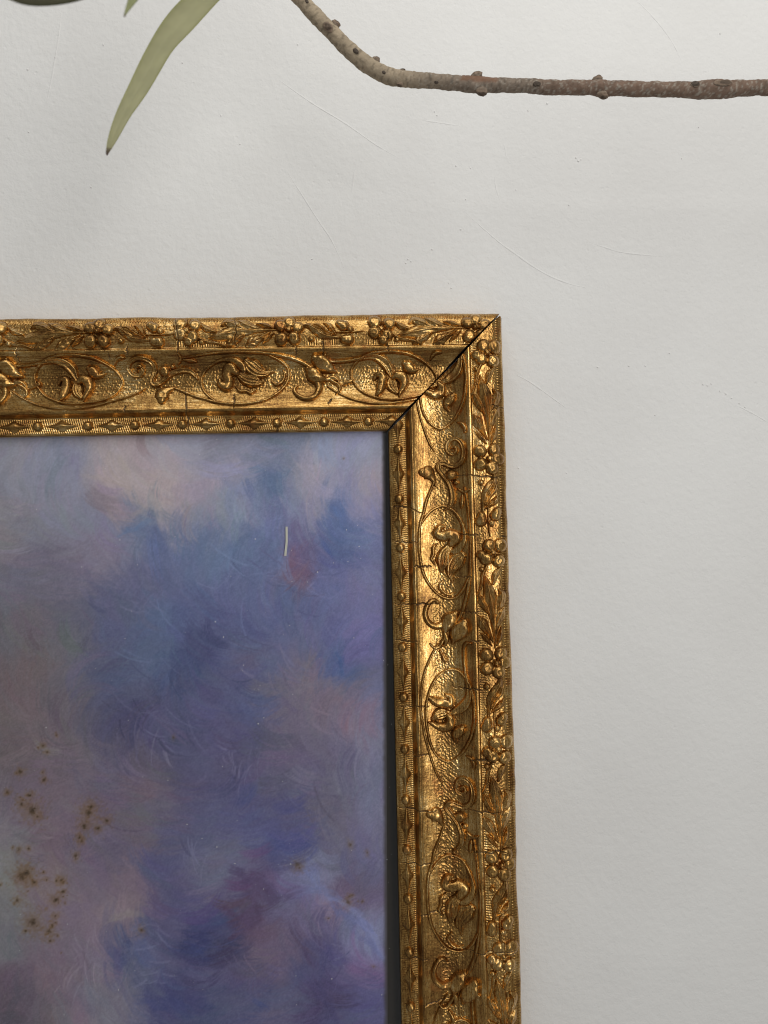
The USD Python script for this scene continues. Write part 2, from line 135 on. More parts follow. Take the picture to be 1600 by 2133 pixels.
PAINT = [(-184,61,128,132,146),(-176,61,133,135,148),(-159,53,122,128,150),(-126,60,148,140,144),(-126,42,152,143,144),(-106,42,152,140,142),(-111,52,146,138,146),(-98,29,150,138,146),(-164,30,122,128,146),(-174,23,112,116,136),(-174,-3,104,104,124),(-187,18,124,122,130),(-139,4,118,114,136),(-139,22,118,122,144),(-116,14,100,114,148),(-129,27,138,126,138),(-126,-22,88,95,132),(-106,-12,90,98,140),(-103,6,84,104,148),(-93,-5,88,106,148),(-75,54,134,140,162),(-62,44,130,130,150),(-83,36,140,132,150),(-90,60,134,136,156),(-36,59,120,135,166),(-47,38,98,122,166),(-57,38,112,126,160),(-11,53,122,132,160),(-26,43,142,138,150),(-21,30,134,130,152),(5,53,126,134,160),(7,40,140,130,146),(-1,24,128,124,150),(-9,24,76,104,158),(-11,17,80,102,152),(4,11,98,108,156),(-37,25,112,122,160),(-70,23,112,124,152),(-78,26,126,130,146),(-63,2,88,110,152),(-83,3,92,112,150),(-42,12,92,110,154),(-33,9,98,92,134),(-27,7,92,92,142),(-31,-9,98,80,108),(-34,-12,104,82,104),(-17,1,70,86,142),(-6,1,74,92,146),(-48,-6,86,102,148),(-37,-19,78,96,142),(-17,-17,92,102,152),(-63,-21,84,96,142),(-78,-18,90,104,148),(3,-25,100,104,152),(1,-12,102,106,152),(-25,-32,84,92,142),(-48,-34,80,94,144),(-73,-31,80,84,138),(-177,-38,100,98,108),(-167,-58,104,96,102),(-184,-71,104,94,98),(-181,-98,100,92,98),(-152,-74,98,94,106),(-149,-46,94,96,112),(-139,-54,80,88,124),(-146,-34,92,96,118),(-134,-39,80,90,132),(-114,-47,76,96,138),(-106,-37,80,102,148),(-127,-67,74,86,126),(-134,-79,78,82,116),(-84,-48,60,72,120),(-94,-60,66,84,130),(-89,-35,76,92,142),(-152,-109,106,96,112),(-164,-96,106,96,106),(-114,-80,72,76,116),(-122,-85,68,72,116),(-102,-93,76,82,124),(-124,-100,82,80,112),(-124,-120,96,88,114),(-134,-109,94,90,116),(-109,-115,90,88,112),(-114,-122,104,92,112),(-174,-128,104,94,112),(-164,-133,112,100,114),(-89,-123,78,80,122),(-87,-108,80,84,126),(-39,-87,98,94,118),(-43,-74,96,92,118),(-26,-70,106,98,120),(-28,-65,110,102,116),(-13,-78,112,98,116),(-4,-88,124,100,118),(-8,-73,100,100,128),(0,-50,94,96,152),(8,-38,98,100,156),(-48,-57,86,96,138),(-58,-56,88,88,124),(-71,-48,80,92,138),(-63,-38,78,92,142),(-38,-44,92,94,134),(-25,-44,90,98,144),(-18,-50,80,94,142),(-10,-63,66,92,146),(-11,-57,70,90,144),(-3,-68,94,92,122),(-69,-69,76,82,128),(-56,-77,72,84,134),(-76,-86,78,82,128),(-64,-99,80,80,124),(-69,-109,82,82,122),(-39,-105,94,90,118),(-13,-103,98,96,126),(7,-76,96,104,148),(4,-101,108,112,144),(-14,-118,92,92,118),(-29,-117,88,88,120),(1,-123,98,104,136),(6,-138,104,106,140),(-59,-131,72,80,134),(-69,-134,76,80,128),(-80,-136,82,88,132),(-49,-122,86,86,122),(-39,-137,76,80,130),(-24,-138,92,90,116),(-9,-143,96,94,120),(-42,-144,72,78,134),(-184,-142,118,116,124),(-186,-157,120,122,124),(-181,-182,112,114,120),(-184,-196,108,110,118),(-164,-143,112,98,110),(-164,-165,122,108,114),(-174,-167,120,108,112),(-167,-158,112,98,116),(-152,-153,102,92,116),(-140,-158,100,92,120),(-127,-152,98,90,118),(-120,-154,108,94,112),(-140,-176,108,98,120),(-122,-174,112,98,116),(-140,-188,116,104,120),(-132,-186,130,116,124),(-122,-184,122,108,116),(-149,-178,112,100,122),(-107,-160,78,82,128),(-102,-147,82,86,128),(-110,-140,98,94,114),(-95,-185,76,78,128),(-90,-202,46,54,112),(-98,-192,80,80,122),(-115,-203,80,90,132),(-127,-196,70,80,132),(-125,-205,72,82,130),(-110,-218,88,96,132),(-120,-218,84,92,130),(-103,-209,78,82,124),(-145,-202,112,102,122),(-164,-202,110,98,116),(-174,-211,104,90,110),(-164,-218,112,98,112),(-140,-219,118,106,124),(-150,-234,114,102,122),(-181,-230,86,74,92),(-186,-218,94,82,102),(-162,-233,104,98,108),(-132,-234,106,106,126),(-123,-227,106,106,124),(-100,-231,56,62,120),(-108,-225,64,72,124),(-88,-224,66,70,118),(-93,-238,70,74,122),(-140,-224,100,104,126),(-77,-146,86,92,132),(-65,-156,90,96,132),(-75,-163,94,98,132),(-55,-169,84,66,106),(-59,-171,80,62,104),(-65,-173,92,90,128),(-53,-179,78,62,98),(-80,-175,94,92,124),(-68,-185,80,58,96),(-60,-193,86,62,96),(-65,-190,72,54,92),(-78,-185,66,72,126),(-76,-193,60,68,122),(-83,-200,58,66,122),(-88,-202,44,54,112),(-70,-201,52,52,92),(-45,-154,74,80,130),(-37,-152,66,76,142),(-35,-162,82,78,112),(-27,-165,128,136,180),(-25,-170,126,134,178),(-30,-174,108,114,160),(-37,-177,92,92,136),(-43,-186,92,92,130),(-18,-185,120,108,136),(-11,-185,132,110,124),(-10,-180,104,100,136),(-8,-190,116,122,168),(-3,-198,126,134,180),(2,-203,128,138,184),(6,-209,124,134,180),(-15,-195,96,94,134),(-15,-160,92,94,124),(1,-163,94,96,136),(-5,-175,90,82,114),(-9,-180,84,66,92),(-30,-192,98,88,122),(-45,-199,96,84,116),(-55,-208,96,84,112),(-51,-215,94,82,110),(-36,-211,88,80,116),(-26,-209,66,60,104),(-27,-214,72,66,108),(-18,-212,78,82,130),(-31,-221,70,78,124),(-1,-215,112,88,136),(3,-217,104,84,132),(2,-230,76,78,132),(-11,-232,76,80,132),(-21,-229,60,50,98),(-23,-236,62,52,98),(-19,-241,70,70,118),(-38,-231,76,84,124),(-53,-230,72,80,120),(-56,-232,60,70,122),(-78,-222,78,82,126),(-83,-236,56,68,118),(-66,-222,78,72,114),(-71,-237,78,82,122),(-46,-240,82,80,118)]
FOXING = [(-143.1,-131.8,2.25),(-141.9,-128.9,1.5),(-172.1,-129.9,2.5),(-177.8,-126.5,1.25),(-178.5,-109.9,1.25),(-166.1,-114.5,1.0),(-166.6,-96.7,1.0),(-164.6,-100.2,0.75),(-177.5,-163.6,2.75),(-175.3,-161.7,2.0),(-171.9,-187.2,2.25),(-163.8,-191.9,1.5),(-149.9,-154.0,1.0),(-146.9,-146.5,1.0),(-148.1,-144.7,1.0),(-160.3,-176.1,1.75),(-157.3,-166.0,1.25),(-180.0,-175.5,1.25),(-179.0,-149.8,1.0),(-174.1,-149.5,0.75),(-156.6,-172.1,1.0),(-163.3,-196.7,1.0),(-160.6,-184.2,1.0),(-98.9,-94.4,0.62),(-116.2,-192.8,1.0),(-133.9,-136.5,1.5),(-145.6,-138.6,1.75),(-138.2,-140.1,1.5),(-34.7,-162.0,2.0),(-33.8,-164.0,1.0),(-8.7,-182.6,1.5),(-7.9,-179.7,1.0),(-6.6,-179.0,0.75),(-1.1,-182.4,0.75),(-6.8,-153.0,1.0),(1.9,-157.3,0.75),(-19.2,-190.6,0.62),(4.2,-216.0,0.62),(-185.2,-120.1,1.0),(-6.2,51.5,0.38)]
TWIG = [(-68.92,-150.0,267.01,2.17),(-56.99,-128.0,267.67,2.33),(-44.94,-105.0,266.56,2.68),(-34.78,-85.0,266.72,3.04),(-28.09,-75.0,264.81,3.23),(-21.15,-70.0,260.87,3.38),(-14.16,-68.0,254.03,3.5),(-5.3,-66.0,245.71,3.63),(4.1,-65.0,236.67,3.74),(12.2,-65.0,230.54,3.85),(19.9,-65.0,226.76,3.85),(28.56,-65.0,225.32,3.64),(41.15,-65.0,224.34,3.46),(51.47,-65.0,223.36,3.42),(60.19,-65.0,222.63,3.85),(67.55,-65.0,222.37,3.42),(83.7,-65.0,221.96,3.21),(89.47,-65.0,221.59,3.42),(99.87,-65.0,221.08,3.32),(116.1,-65.0,220.9,3.42),(120.74,-65.0,220.77,3.85),(126.55,-65.0,220.51,3.53),(141.68,-65.0,220.1,3.42),(155.68,-65.0,219.82,3.53),(165.5,-65.0,219.66,3.85),(176.76,-65.0,219.86,4.28),(186.16,-65.0,220.07,3.85),(195.58,-65.0,220.51,3.53),(206.84,-66.0,220.37,3.52),(229.26,-68.0,220.33,3.61),(268.92,-72.0,219.29,3.57),(320.92,-80.0,216.78,3.7)]
BUDS = [(-18.56,-65.0,258.63,1.08,1),(-4.52,-65.0,252.01,1.51,0),(-8.94,-65.0,247.77,1.73,0),(3.87,-65.0,236.91,1.73,1),(14.14,-65.0,235.47,1.3,0),(25.92,-65.0,229.8,1.51,1),(16.92,-65.0,226.53,1.08,1),(24.37,-65.0,222.28,1.08,0),(61.21,-65.0,226.4,1.73,0),(63.31,-65.0,218.85,1.94,0),(41.79,-65.0,222.22,1.08,1),(89.44,-65.0,220.88,1.94,1),(119.25,-65.0,224.56,1.51,0),(121.54,-65.0,216.98,1.73,0),(165.3,-65.0,220.38,2.16,1),(178.43,-65.0,220.57,3.02,0)]
LEAF_A = [((-30.36,-96.5,269.89),(-27.5,-93.5,268.88)),((-41.8,-98.14,262.09),(-36.34,-95.14,258.87)),((-58.28,-99.79,251.15),(-46.29,-96.79,251.58)),((-71.45,-101.43,239.29),(-55.53,-98.43,240.92)),((-75.85,-103.07,232.65),(-62.98,-100.07,231.24)),((-79.99,-104.71,225.45),(-68.07,-101.71,223.79)),((-84.31,-106.36,215.4),(-74.71,-103.36,216.21)),((-87.34,-108.0,207.75),(-77.85,-105.0,207.87)),((-89.95,-109.64,199.76),(-81.34,-106.64,200.66)),((-92.11,-111.29,193.48),(-84.39,-108.29,193.52)),((-94.84,-112.93,186.06),(-88.18,-109.93,186.87)),((-96.55,-114.57,179.52),(-90.92,-111.57,182.72)),((-97.85,-116.21,172.64),(-93.66,-113.21,173.76)),((-98.35,-117.86,167.41),(-96.33,-114.86,168.51)),((-97.88,-119.5,162.63),(-98.2,-116.5,163.9))]
LEAF_B = [((-66.86,-160.0,229.34),(-65.44,-151.0,232.78)),((-73.09,-162.44,223.84),(-73.72,-153.44,219.91)),((-80.88,-164.89,216.66),(-81.79,-155.89,209.98)),((-88.48,-167.33,211.31),(-88.81,-158.33,202.35)),((-94.28,-169.78,206.04),(-97.36,-160.78,197.13)),((-99.95,-172.22,200.84),(-104.88,-163.22,194.42)),((-105.48,-174.67,196.55),(-110.59,-165.67,192.94)),((-110.09,-177.11,192.31),(-113.72,-168.11,192.31)),((-113.03,-179.56,188.11),(-116.47,-170.56,192.68)),((-113.56,-182.0,185.6),(-117.05,-173.0,191.5))]
LEAF_C = [((-51.57,-138.0,254.53),(-49.12,-136.0,255.2)),((-58.37,-141.37,246.98),(-51.48,-139.37,241.88)),((-67.72,-144.75,235.76),(-58.29,-142.75,228.82)),((-74.16,-148.12,222.93),(-66.66,-146.12,218.83)),((-77.77,-151.5,211.29),(-73.38,-149.5,210.33)),((-79.35,-154.88,202.96),(-76.77,-152.88,203.61)),((-79.15,-158.25,197.79),(-77.8,-156.25,198.79)),((-78.75,-161.62,193.04),(-78.45,-159.62,194.38)),((-78.0,-165.0,189.74),(-78.21,-163.0,191.07))]
SCRATCHES = [[(-38.5,263.6),(-20.2,249.9),(-1.8,238.0),(13.9,226.5),(27.5,218.3)],[(63.1,188.1),(71.4,179.9),(81.8,170.4),(90.9,163.5),(100.1,156.7),(110.6,150.6),(121.1,146.5),(129.6,144.2),(130.1,140.7)],[(163.4,308.9),(172.7,299.1),(179.2,290.8),(184.3,282.4),(188.1,273.2)],[(132.1,170.2),(140.6,167.1),(151.3,164.0),(172.8,161.6)],[(3.5,213.5),(2.1,207.6),(0.9,198.9)],[(80.2,209.2),(80.8,201.6),(82.5,194.8)],[(-34.1,210.5),(-18.7,184.8),(-11.0,172.6),(-3.9,156.4)],[(-157.2,302.1),(-158.9,287.1),(-162.0,268.0),(-165.2,250.4)],[(86.1,226.1),(87.4,217.9)],[(88.9,96.5),(98.1,91.1),(116.2,77.5)],[(211.4,77.3),(220.4,72.6),(228.2,67.7)],[(-107.7,194.9),(-100.0,181.5),(-87.1,168.0)],[(-175.1,182.2),(-157.0,174.0),(-131.2,170.6)],[(40.9,240.0),(62.2,236.6)]]
PITS = [(192.6,89.6),(195.2,88.8),(197.4,89.8),(202.1,85.5),(205.3,84.1),(208.4,81.6),(212.6,78.6),(215.7,76.4),(127.5,216.3),(126.2,218.2),(128.9,217.1),(49.0,242.7),(47.7,244.9),(31.0,161.4),(29.7,159.3),(32.6,160.1),(53.2,147.8),(54.5,145.1),(196.1,235.1),(210.7,289.3),(-134.5,283.5),(-91.3,273.3),(-27.6,283.6),(66.9,212.6),(58.9,214.0),(63.8,194.9),(92.0,200.1),(121.3,191.2),(134.3,99.9),(151.7,100.4),(161.0,100.3),(165.3,72.7),(88.7,44.9),(115.0,41.8),(44.4,166.7),(-21.7,162.0),(60.6,177.9),(100.1,245.2),(111.0,249.3),(-60.2,226.9),(-70.5,243.3),(-175.1,234.3),(-175.6,269.4),(-160.7,276.2),(-141.4,203.2),(185.8,217.3),(174.7,107.3)]
FLECKS = [(-87.6,11.0),(-96.5,11.2),(-121.1,62.1),(-103.1,60.5),(-92.6,48.7),(-152.2,55.7),(-168.9,27.2),(-27.1,-14.2),(-5.2,-4.0),(-8.7,-2.7),(0.9,4.0),(-54.2,9.1),(-46.1,20.7),(-25.8,27.2),(11.5,34.7),(-48.3,45.6),(-73.9,62.6),(-71.6,-42.3),(-40.0,-41.8),(-61.7,-60.2),(-65.7,-137.7),(-91.7,-39.3),(-123.1,-41.8),(-130.2,-63.6),(-121.6,-84.3),(-101.4,-115.9),(-114.3,-113.8),(-55.8,-70.1),(-53.8,-70.4),(-35.6,-73.2),(-38.7,-109.3),(-21.4,-54.7),(3.1,-48.7),(7.5,-21.6),(-59.0,-28.5),(-26.8,-14.7),(6.2,-23.4),(12.6,-56.6),(14.9,-59.1),(16.0,-90.2),(14.5,-123.1),(-11.5,-213.7),(12.2,-160.3),(12.9,-172.1),(14.5,-157.9),(-51.0,-85.0)]
PRINT_SCRATCH = [(-37.54,15.36),(-38.55,-0.21)]
STROKES = [([(-17.4,-179.4),(-8.7,-185.1),(-0.1,-194.0),(6.0,-204.1),(8.9,-210.8)],3.25,(112,116,156),0.8),([(-15.0,-183.6),(-6.3,-191.3),(1.8,-201.5),(7.1,-211.5)],4.5,(90,94,136),0.5),([(-29.7,-164.1),(-26.0,-167.7),(-22.9,-174.7)],5.5,(106,110,148),0.7),([(-35.0,-177.3),(-24.9,-174.7),(-14.9,-177.5)],3.5,(98,102,138),0.5),([(-66.2,-166.4),(-57.4,-169.1),(-51.0,-173.8),(-47.1,-179.3)],5.0,(74,60,94),0.7),([(-50.1,-178.7),(-42.5,-178.5),(-37.5,-176.7)],3.5,(80,68,98),0.5),([(-70.6,-183.4),(-65.2,-186.8),(-61.5,-194.3)],4.0,(76,58,90),0.7),([(-55.0,-172.4),(-56.3,-181.0),(-60.2,-189.4)],5.5,(82,66,98),0.5),([(-72.8,-200.5),(-67.9,-201.6),(-64.1,-202.8)],2.25,(50,50,84),0.8),([(-90.2,-201.3),(-86.5,-203.2)],3.5,(48,56,104),0.7),([(-49.6,-147.9),(-39.6,-153.2)],4.0,(72,80,126),0.4),([(-26.6,-202.9),(-21.7,-208.0),(-24.4,-216.4)],4.5,(68,66,104),0.6),([(-17.9,-203.2),(-23.7,-221.4)],1.5,(60,58,96),0.5),([(-25.8,-226.2),(-20.9,-232.4),(-18.6,-241.0)],5.5,(62,56,94),0.6),([(-55.8,-231.1),(-52.1,-234.9)],2.5,(50,60,112),0.6),([(-115.2,-228.8),(-100.4,-230.6),(-93.1,-235.7)],6.0,(58,64,108),0.5),([(-127.3,-193.2),(-124.4,-199.4),(-115.1,-210.6)],3.5,(70,80,116),0.45),([(-132.2,-186.9),(-126.0,-184.7),(-119.8,-184.9)],3.5,(128,118,120),0.5),([(-27.0,-6.1),(-34.8,-8.5),(-38.7,-12.3)],3.25,(98,88,116),0.3),([(-37.3,-9.7),(-27.0,-3.5),(-21.9,-5.7)],2.0,(88,80,112),0.4),([(-49.9,2.1),(-42.4,-3.7),(-38.6,-8.4)],0.75,(84,78,112),0.5),([(-57.7,-1.6),(-50.1,-8.2),(-41.2,-13.5)],0.75,(80,78,116),0.5),([(-16.6,3.9),(-14.1,0.0)],2.25,(60,76,128),0.6),([(-11.1,25.7),(-8.1,16.6)],3.0,(76,96,140),0.5),([(-11.3,-54.9),(-9.7,-63.9)],3.0,(62,84,128),0.6),([(-43.6,-84.4),(-25.6,-68.5),(-10.4,-72.7),(-3.0,-85.5)],2.25,(108,102,116),0.35),([(-35.8,-69.5),(-12.8,-67.6)],3.5,(108,102,118),0.4),([(-4.2,-83.0),(-2.6,-90.6)],2.25,(112,102,116),0.4),([(-143.7,45.0),(-125.9,39.6),(-113.3,26.5),(-123.5,22.8)],2.5,(150,138,136),0.35),([(-131.1,25.5),(-126.1,15.2)],2.0,(142,128,130),0.4),([(-124.8,12.6),(-113.4,18.8)],2.5,(86,106,140),0.5),([(-80.5,7.9),(-88.2,-2.2)],7.5,(86,100,130),0.3)]
BRISTLES = [(-141.7,-94.1,30.0,-60,20,13,9),(-131.7,-84.5,37.5,-75,-5,12,8),(-114.3,-109.9,27.5,-95,-10,14,10),(-114.3,-109.9,17.5,-90,-20,9,10),(-81.8,-108.4,27.5,-60,30,14,9),(-79.3,-110.9,15.0,-70,10,8,9),(-169.2,-213.5,25.0,-35,45,12,9),(-164.3,-206.4,18.8,-30,50,10,9),(-115.0,-205.8,15.0,-120,-30,9,8),(-107.9,-235.2,32.5,-120,-50,12,9),(-47.8,-28.6,27.5,-150,-60,14,7),(-12.1,-29.5,32.5,-160,-95,12,7),(-88.5,-35.3,35.0,-70,0,12,7),(-49.6,-146.6,27.5,-70,10,12,7),(-28.7,-104.9,22.5,-80,20,10,6),(-78.1,-224.2,20.0,-110,10,11,8),(-133.8,-6.3,30.0,-20,60,9,6),(-156.9,-197.0,15.0,-20,60,8,9),(-132.1,-166.1,22.5,-140,-40,10,7),(-107.2,-159.6,20.0,-70,20,9,8),(-166.7,-152.7,15.0,-100,10,9,8),(-68.8,-76.2,32.5,-80,-10,12,7),(-32.8,-46.8,25.0,-90,10,10,6),(-5.8,-226.9,20.0,-170,-80,9,7),(-126.4,-41.9,22.5,-100,-20,9,7)]
PAINT_LIT = (0.36, 0.425, 0.415)

# ---------------------------------------------------------------- the wall
nx, nz = 260, 320
X, Z = np.meshgrid(np.linspace(-0.62, 0.62, nx), np.linspace(-0.78, 0.78, nz))
Y = (meshkit.fbm(np.stack([X * 14, Z * 14, X * 0], -1), 4, 3) - 0.5) * 0.0011
wall = obj('wall', (np.stack([X, Y, Z], -1).reshape(-1, 3), grid_faces(nz, nx)), plaster)
tag(wall, label='white plastered wall with fine grain and faint trowel lines behind the frame', category='wall', kind='structure')
def wall_y(x, z):
    return (meshkit.fbm(np.stack([x * 14, z * 14, x * 0], -1), 4, 3) - 0.5) * 0.0011
for c in SCRATCHES[:11] + SCRATCHES[13:]:      # trowel lines: low ridges of plaster
    q = spline(np.c_[np.array(c) / 1000, np.zeros(len(c))], 0.002)[:, :2]
    d = np.gradient(q, axis=0); d /= np.linalg.norm(d, axis=1)[:, None] + 1e-12; nrm = np.c_[-d[:, 1], d[:, 0]]
    if nrm[:, 1].mean() < 0: nrm = -nrm
    u = np.linspace(0, 1, len(q)); w = 0.00045 * np.sin(np.pi * np.clip(u, 0.02, 0.98)) ** 0.5 * (0.6 + 0.8 * meshkit.noise(np.c_[u * 30, u * 0, u * 0 + len(c)]))
    rows = []
    for off, hh in ((2.4, -0.0001), (0.8, 0.00008), (-0.1, 0.00022), (-0.6, 0.00007), (-1.2, -0.0001)):
        xz = q + nrm * (off * w)[:, None]
        rows.append(np.c_[xz[:, 0], wall_y(xz[:, 0], xz[:, 1]) - hh * (w / 0.00045), xz[:, 1]])
    obj('trowel_line', (np.stack(rows, 1).reshape(-1, 3), grid_faces(len(q), 5)), plaster, wall)
pm = []
for x, z in PITS:        # crumbs of plaster standing on the wall
    s = trimesh.creation.icosphere(1, 1.0); s.vertices *= np.array([rng.uniform(.25, .6), .3, rng.uniform(.25, .6)]) / 1000
    s.apply_translation([x / 1000, float(wall_y(np.array([x / 1000]), np.array([z / 1000]))[0]) - 0.0001, z / 1000]); pm.append(s)
tag(obj('plaster_crumbs', trimesh.util.concatenate(pm), plaster, wall), kind='stuff')

# ---------------------------------------------------------------- the frame: two mitred rails of moulding
ZI, XI, WID = 65.27, 17.75, 61.2          # inner edges and width of the moulding, mm
PT = np.array([0, .012, .05, .10, .145, .186, .200, .215, .30, .42, .52, .60, .645, .672, .688, .703, .715, .80, .90, .945, .985, 1.0]) * WID
PH = np.array([9.8, 10.5, 11.2, 11.6, 11.5, 15.4, 15.7, 15.3, 14.0, 12.8, 13.3, 15.6, 17.8, 19.6, 20.1, 20.0, 19.3, 19.5, 18.7, 17.7, 16.3, 14.6])
from scipy.interpolate import PchipInterpolator
_prof = PchipInterpolator(PT, PH)
prof = lambda t: _prof(np.clip(t, 0, WID))
sst = lambda a, b, x: (lambda u: u * u * (3 - 2 * u))(np.clip((x - a) / (b - a), 0, 1))
S0 = {'T': -262.0, 'R': -(ZI + WID)}       # start of each rail along its length
S1 = {'T': XI + WID, 'R': 300.0}
GAP = 0.75
def world(rail, s, t, h):
    s, t, h = np.broadcast_arrays(s, t, h)
    if rail == 'T':
        return np.stack([s, -h, ZI + t], -1) / 1000.0
    return np.stack([XI + t, -h, -s], -1) / 1000.0
def clamp(rail, s, t):
    """Cut at the mitre."""
    if rail == 'T':
        return np.minimum(s, XI + t - GAP - 0.35 * np.sin(t * 0.21))
    return np.maximum(s, np.maximum(-(ZI + t) + GAP + 0.25 * np.sin(t * 0.21), -(ZI + WID) + 0.9 + 1.8 * sst(WID - 3.0, WID, t) ** 2))
_gx, _gz = np.meshgrid(np.arange(-270, 330, 1.18), np.arange(0, 62, 1.18))
_st = np.stack([_gx, _gz], -1).reshape(-1, 2); _st = _st + rng.uniform(-.62, .62, _st.shape)
STIP, STIPR = cKDTree(_st), rng.uniform(.30, .66, len(_st))     # punched dots of the ground
CR = {}
for rail in 'TR':
    pts = []
    for c in PLACE[rail]['crack']:
        q = spline(np.c_[np.array(c), np.zeros(len(c))], 0.06)[:, :2]
        u = np.linspace(0, 1, len(q)); i = 0 if rail == 'T' else 1
        q[:, 0] += (meshkit.noise(np.c_[u * 9 + len(pts), u * 0, u * 0]) - .5) * 1.0
        pts.append(np.c_[q, np.sin(np.pi * np.clip(u, .03, .97)) ** 0.6 * rng.uniform(.65, 1.15)])
    pts = np.vstack(pts); CR[rail] = (cKDTree(pts[:, :2]), pts[:, 2])
def crack(rail, s, t):
    d, i = CR[rail][0].query(np.stack([s, t], -1), distance_upper_bound=0.6)
    ok = np.isfinite(d); k = np.zeros_like(s, float)
    k[ok] = np.exp(-(d[ok] / (0.21 * CR[rail][1][i[ok]] + 0.04)) ** 2)
    return k
def base(rail, s, t, fine=True):
    o = 0.0 if rail == 'T' else 57.0
    h = prof(t) + 0.30 * (noise2(s, t, 0.05, 5, o) - .5) + 0.16 * (noise2(s, t, 0.35, 6, o) - .5)
    if not fine: return h
    u = t / WID
    brk = sst(0.12, 0.32, noise2(s, t, 0.11, 8, o))
    jit = 1.6 * noise2(s, t, 0.12, 9, o)
    ribs = np.sin(2 * np.pi * (s + jit) / 1.32) * sst(.938, .95, u) * (1 - sst(.985, .995, u)) * 0.42
    ribs = ribs + np.sin(2 * np.pi * (s + jit + 0.25 * t) / 1.12) * (sst(.012, .02, u) * (1 - sst(.136, .144, u))) * 0.27
    ribs = ribs + np.sin(2 * np.pi * (s + jit) / 1.25) * sst(.716, .725, u) * (1 - sst(.765, .78, u)) * 0.16 * sst(.4, .6, noise2(s, t, .06, 10, o))
    st = sst(.32, .37, u) * (1 - sst(.55, .62, u)) + sst(.73, .76, u) * (1 - sst(.92, .94, u)) * .45
    st = st * sst(.30, .5, noise2(s, t, .07, 11, o) + .12)
    d, i = STIP.query(np.stack([s, t], -1)); rr = STIPR[i]
    pat = np.sqrt(np.clip(1 - (d / rr) ** 2, 0, 1)) * rr * 2.0 - .5
    worn = (noise2(s, t, .9, 14, o) - .5) * .08 + (noise2(s, t, 2.2, 15, o) - .5) * .05
    return h + ribs * brk + st * .20 * pat + worn
def edge(rail, s, t):
    """Knocks and wander of the outer edge."""
    o = 0.0 if rail == 'T' else 31.0
    w = (noise2(s, s * 0, .035, 21, o) - .5) * 1.5 + (noise2(s, s * 0, .2, 22, o) - .5) * .5
    return t + w * sst(.93 * WID, WID, t)

frame = thing('picture_frame', label='antique gilded picture frame corner with moulded scrolls, flowers and beads', category='picture frame')
RAIL = {}
for rail, nm in (('T', 'rail'), ('R', 'rail')):
    ds = 0.29
    sg = np.arange(S0[rail], S1[rail] + ds, ds)
    tg = np.concatenate([np.arange(0, .2 * WID, .27), np.arange(.2 * WID, .62 * WID, .34), np.arange(.62 * WID, WID, .28), [WID]])
    Sg, Tg = np.meshgrid(sg, tg, indexing='ij')
    Sc = clamp(rail, Sg, Tg)
    ck = crack(rail, Sc, Tg)
    Hg = base(rail, Sc, Tg) - ck * 0.75
    sides = [(0.0, 6.0), (0.0, 9.4)], [(WID, 8.0), (WID, -0.5)]
    Te = edge(rail, Sc, Tg)
    cols_s = [Sc[:, 0], Sc[:, 0]] + list(Sc.T) + [Sc[:, -1]] * 2
    cols_t = [Te[:, 0] + 0.25, Te[:, 0]] + list(Te.T) + [Te[:, -1], Te[:, -1] - 0.2]
    cols_h = [0 * Sc[:, 0] + 4.4, Hg[:, 0] - .8] + list(Hg.T) + [0 * Sc[:, 0] + 8, 0 * Sc[:, 0] - .8]
    cks = [ck[:, 0], ck[:, 0]] + list(ck.T) + [ck[:, -1]] * 2
    V = world(rail, np.array(cols_s).T, np.array(cols_t).T, np.array(cols_h).T)
    K = np.array(cks).T
    F = grid_faces(*V.shape[:2])
    if rail == 'R': F = F[:, ::-1]
    F = F[:, ::-1]
    V = V.reshape(-1, 3)
    a, b, c = V[F[:, 0]], V[F[:, 1]], V[F[:, 2]]
    F = F[np.linalg.norm(np.cross(b - a, c - a), axis=1) > 1e-13]
    used, inv = np.unique(F, return_inverse=True)
    RAIL[rail] = obj(nm, (V[used], inv.reshape(-1, 3)), GOLD[rail], frame, tone=np.repeat(K.reshape(-1, 1)[used], 3, 1))
    # raw wooden face of the mitre cut
    tt = np.linspace(0.2, WID - .3, 60); send = clamp(rail, np.full_like(tt, 1e4 if rail == 'T' else -1e4), tt)
    top = world(rail, send, tt, prof(tt) - .35); bot = world(rail, send, tt, tt * 0 + 1.0)
    obj('mitre_face', (np.vstack([top, bot]), grid_faces(2, 60)), side_wood, RAIL[rail], smooth=False)
tag(RAIL['T'], label='top rail of the frame, duller brown gold'); tag(RAIL['R'], label='right rail of the frame, catching bright light along its hollow')

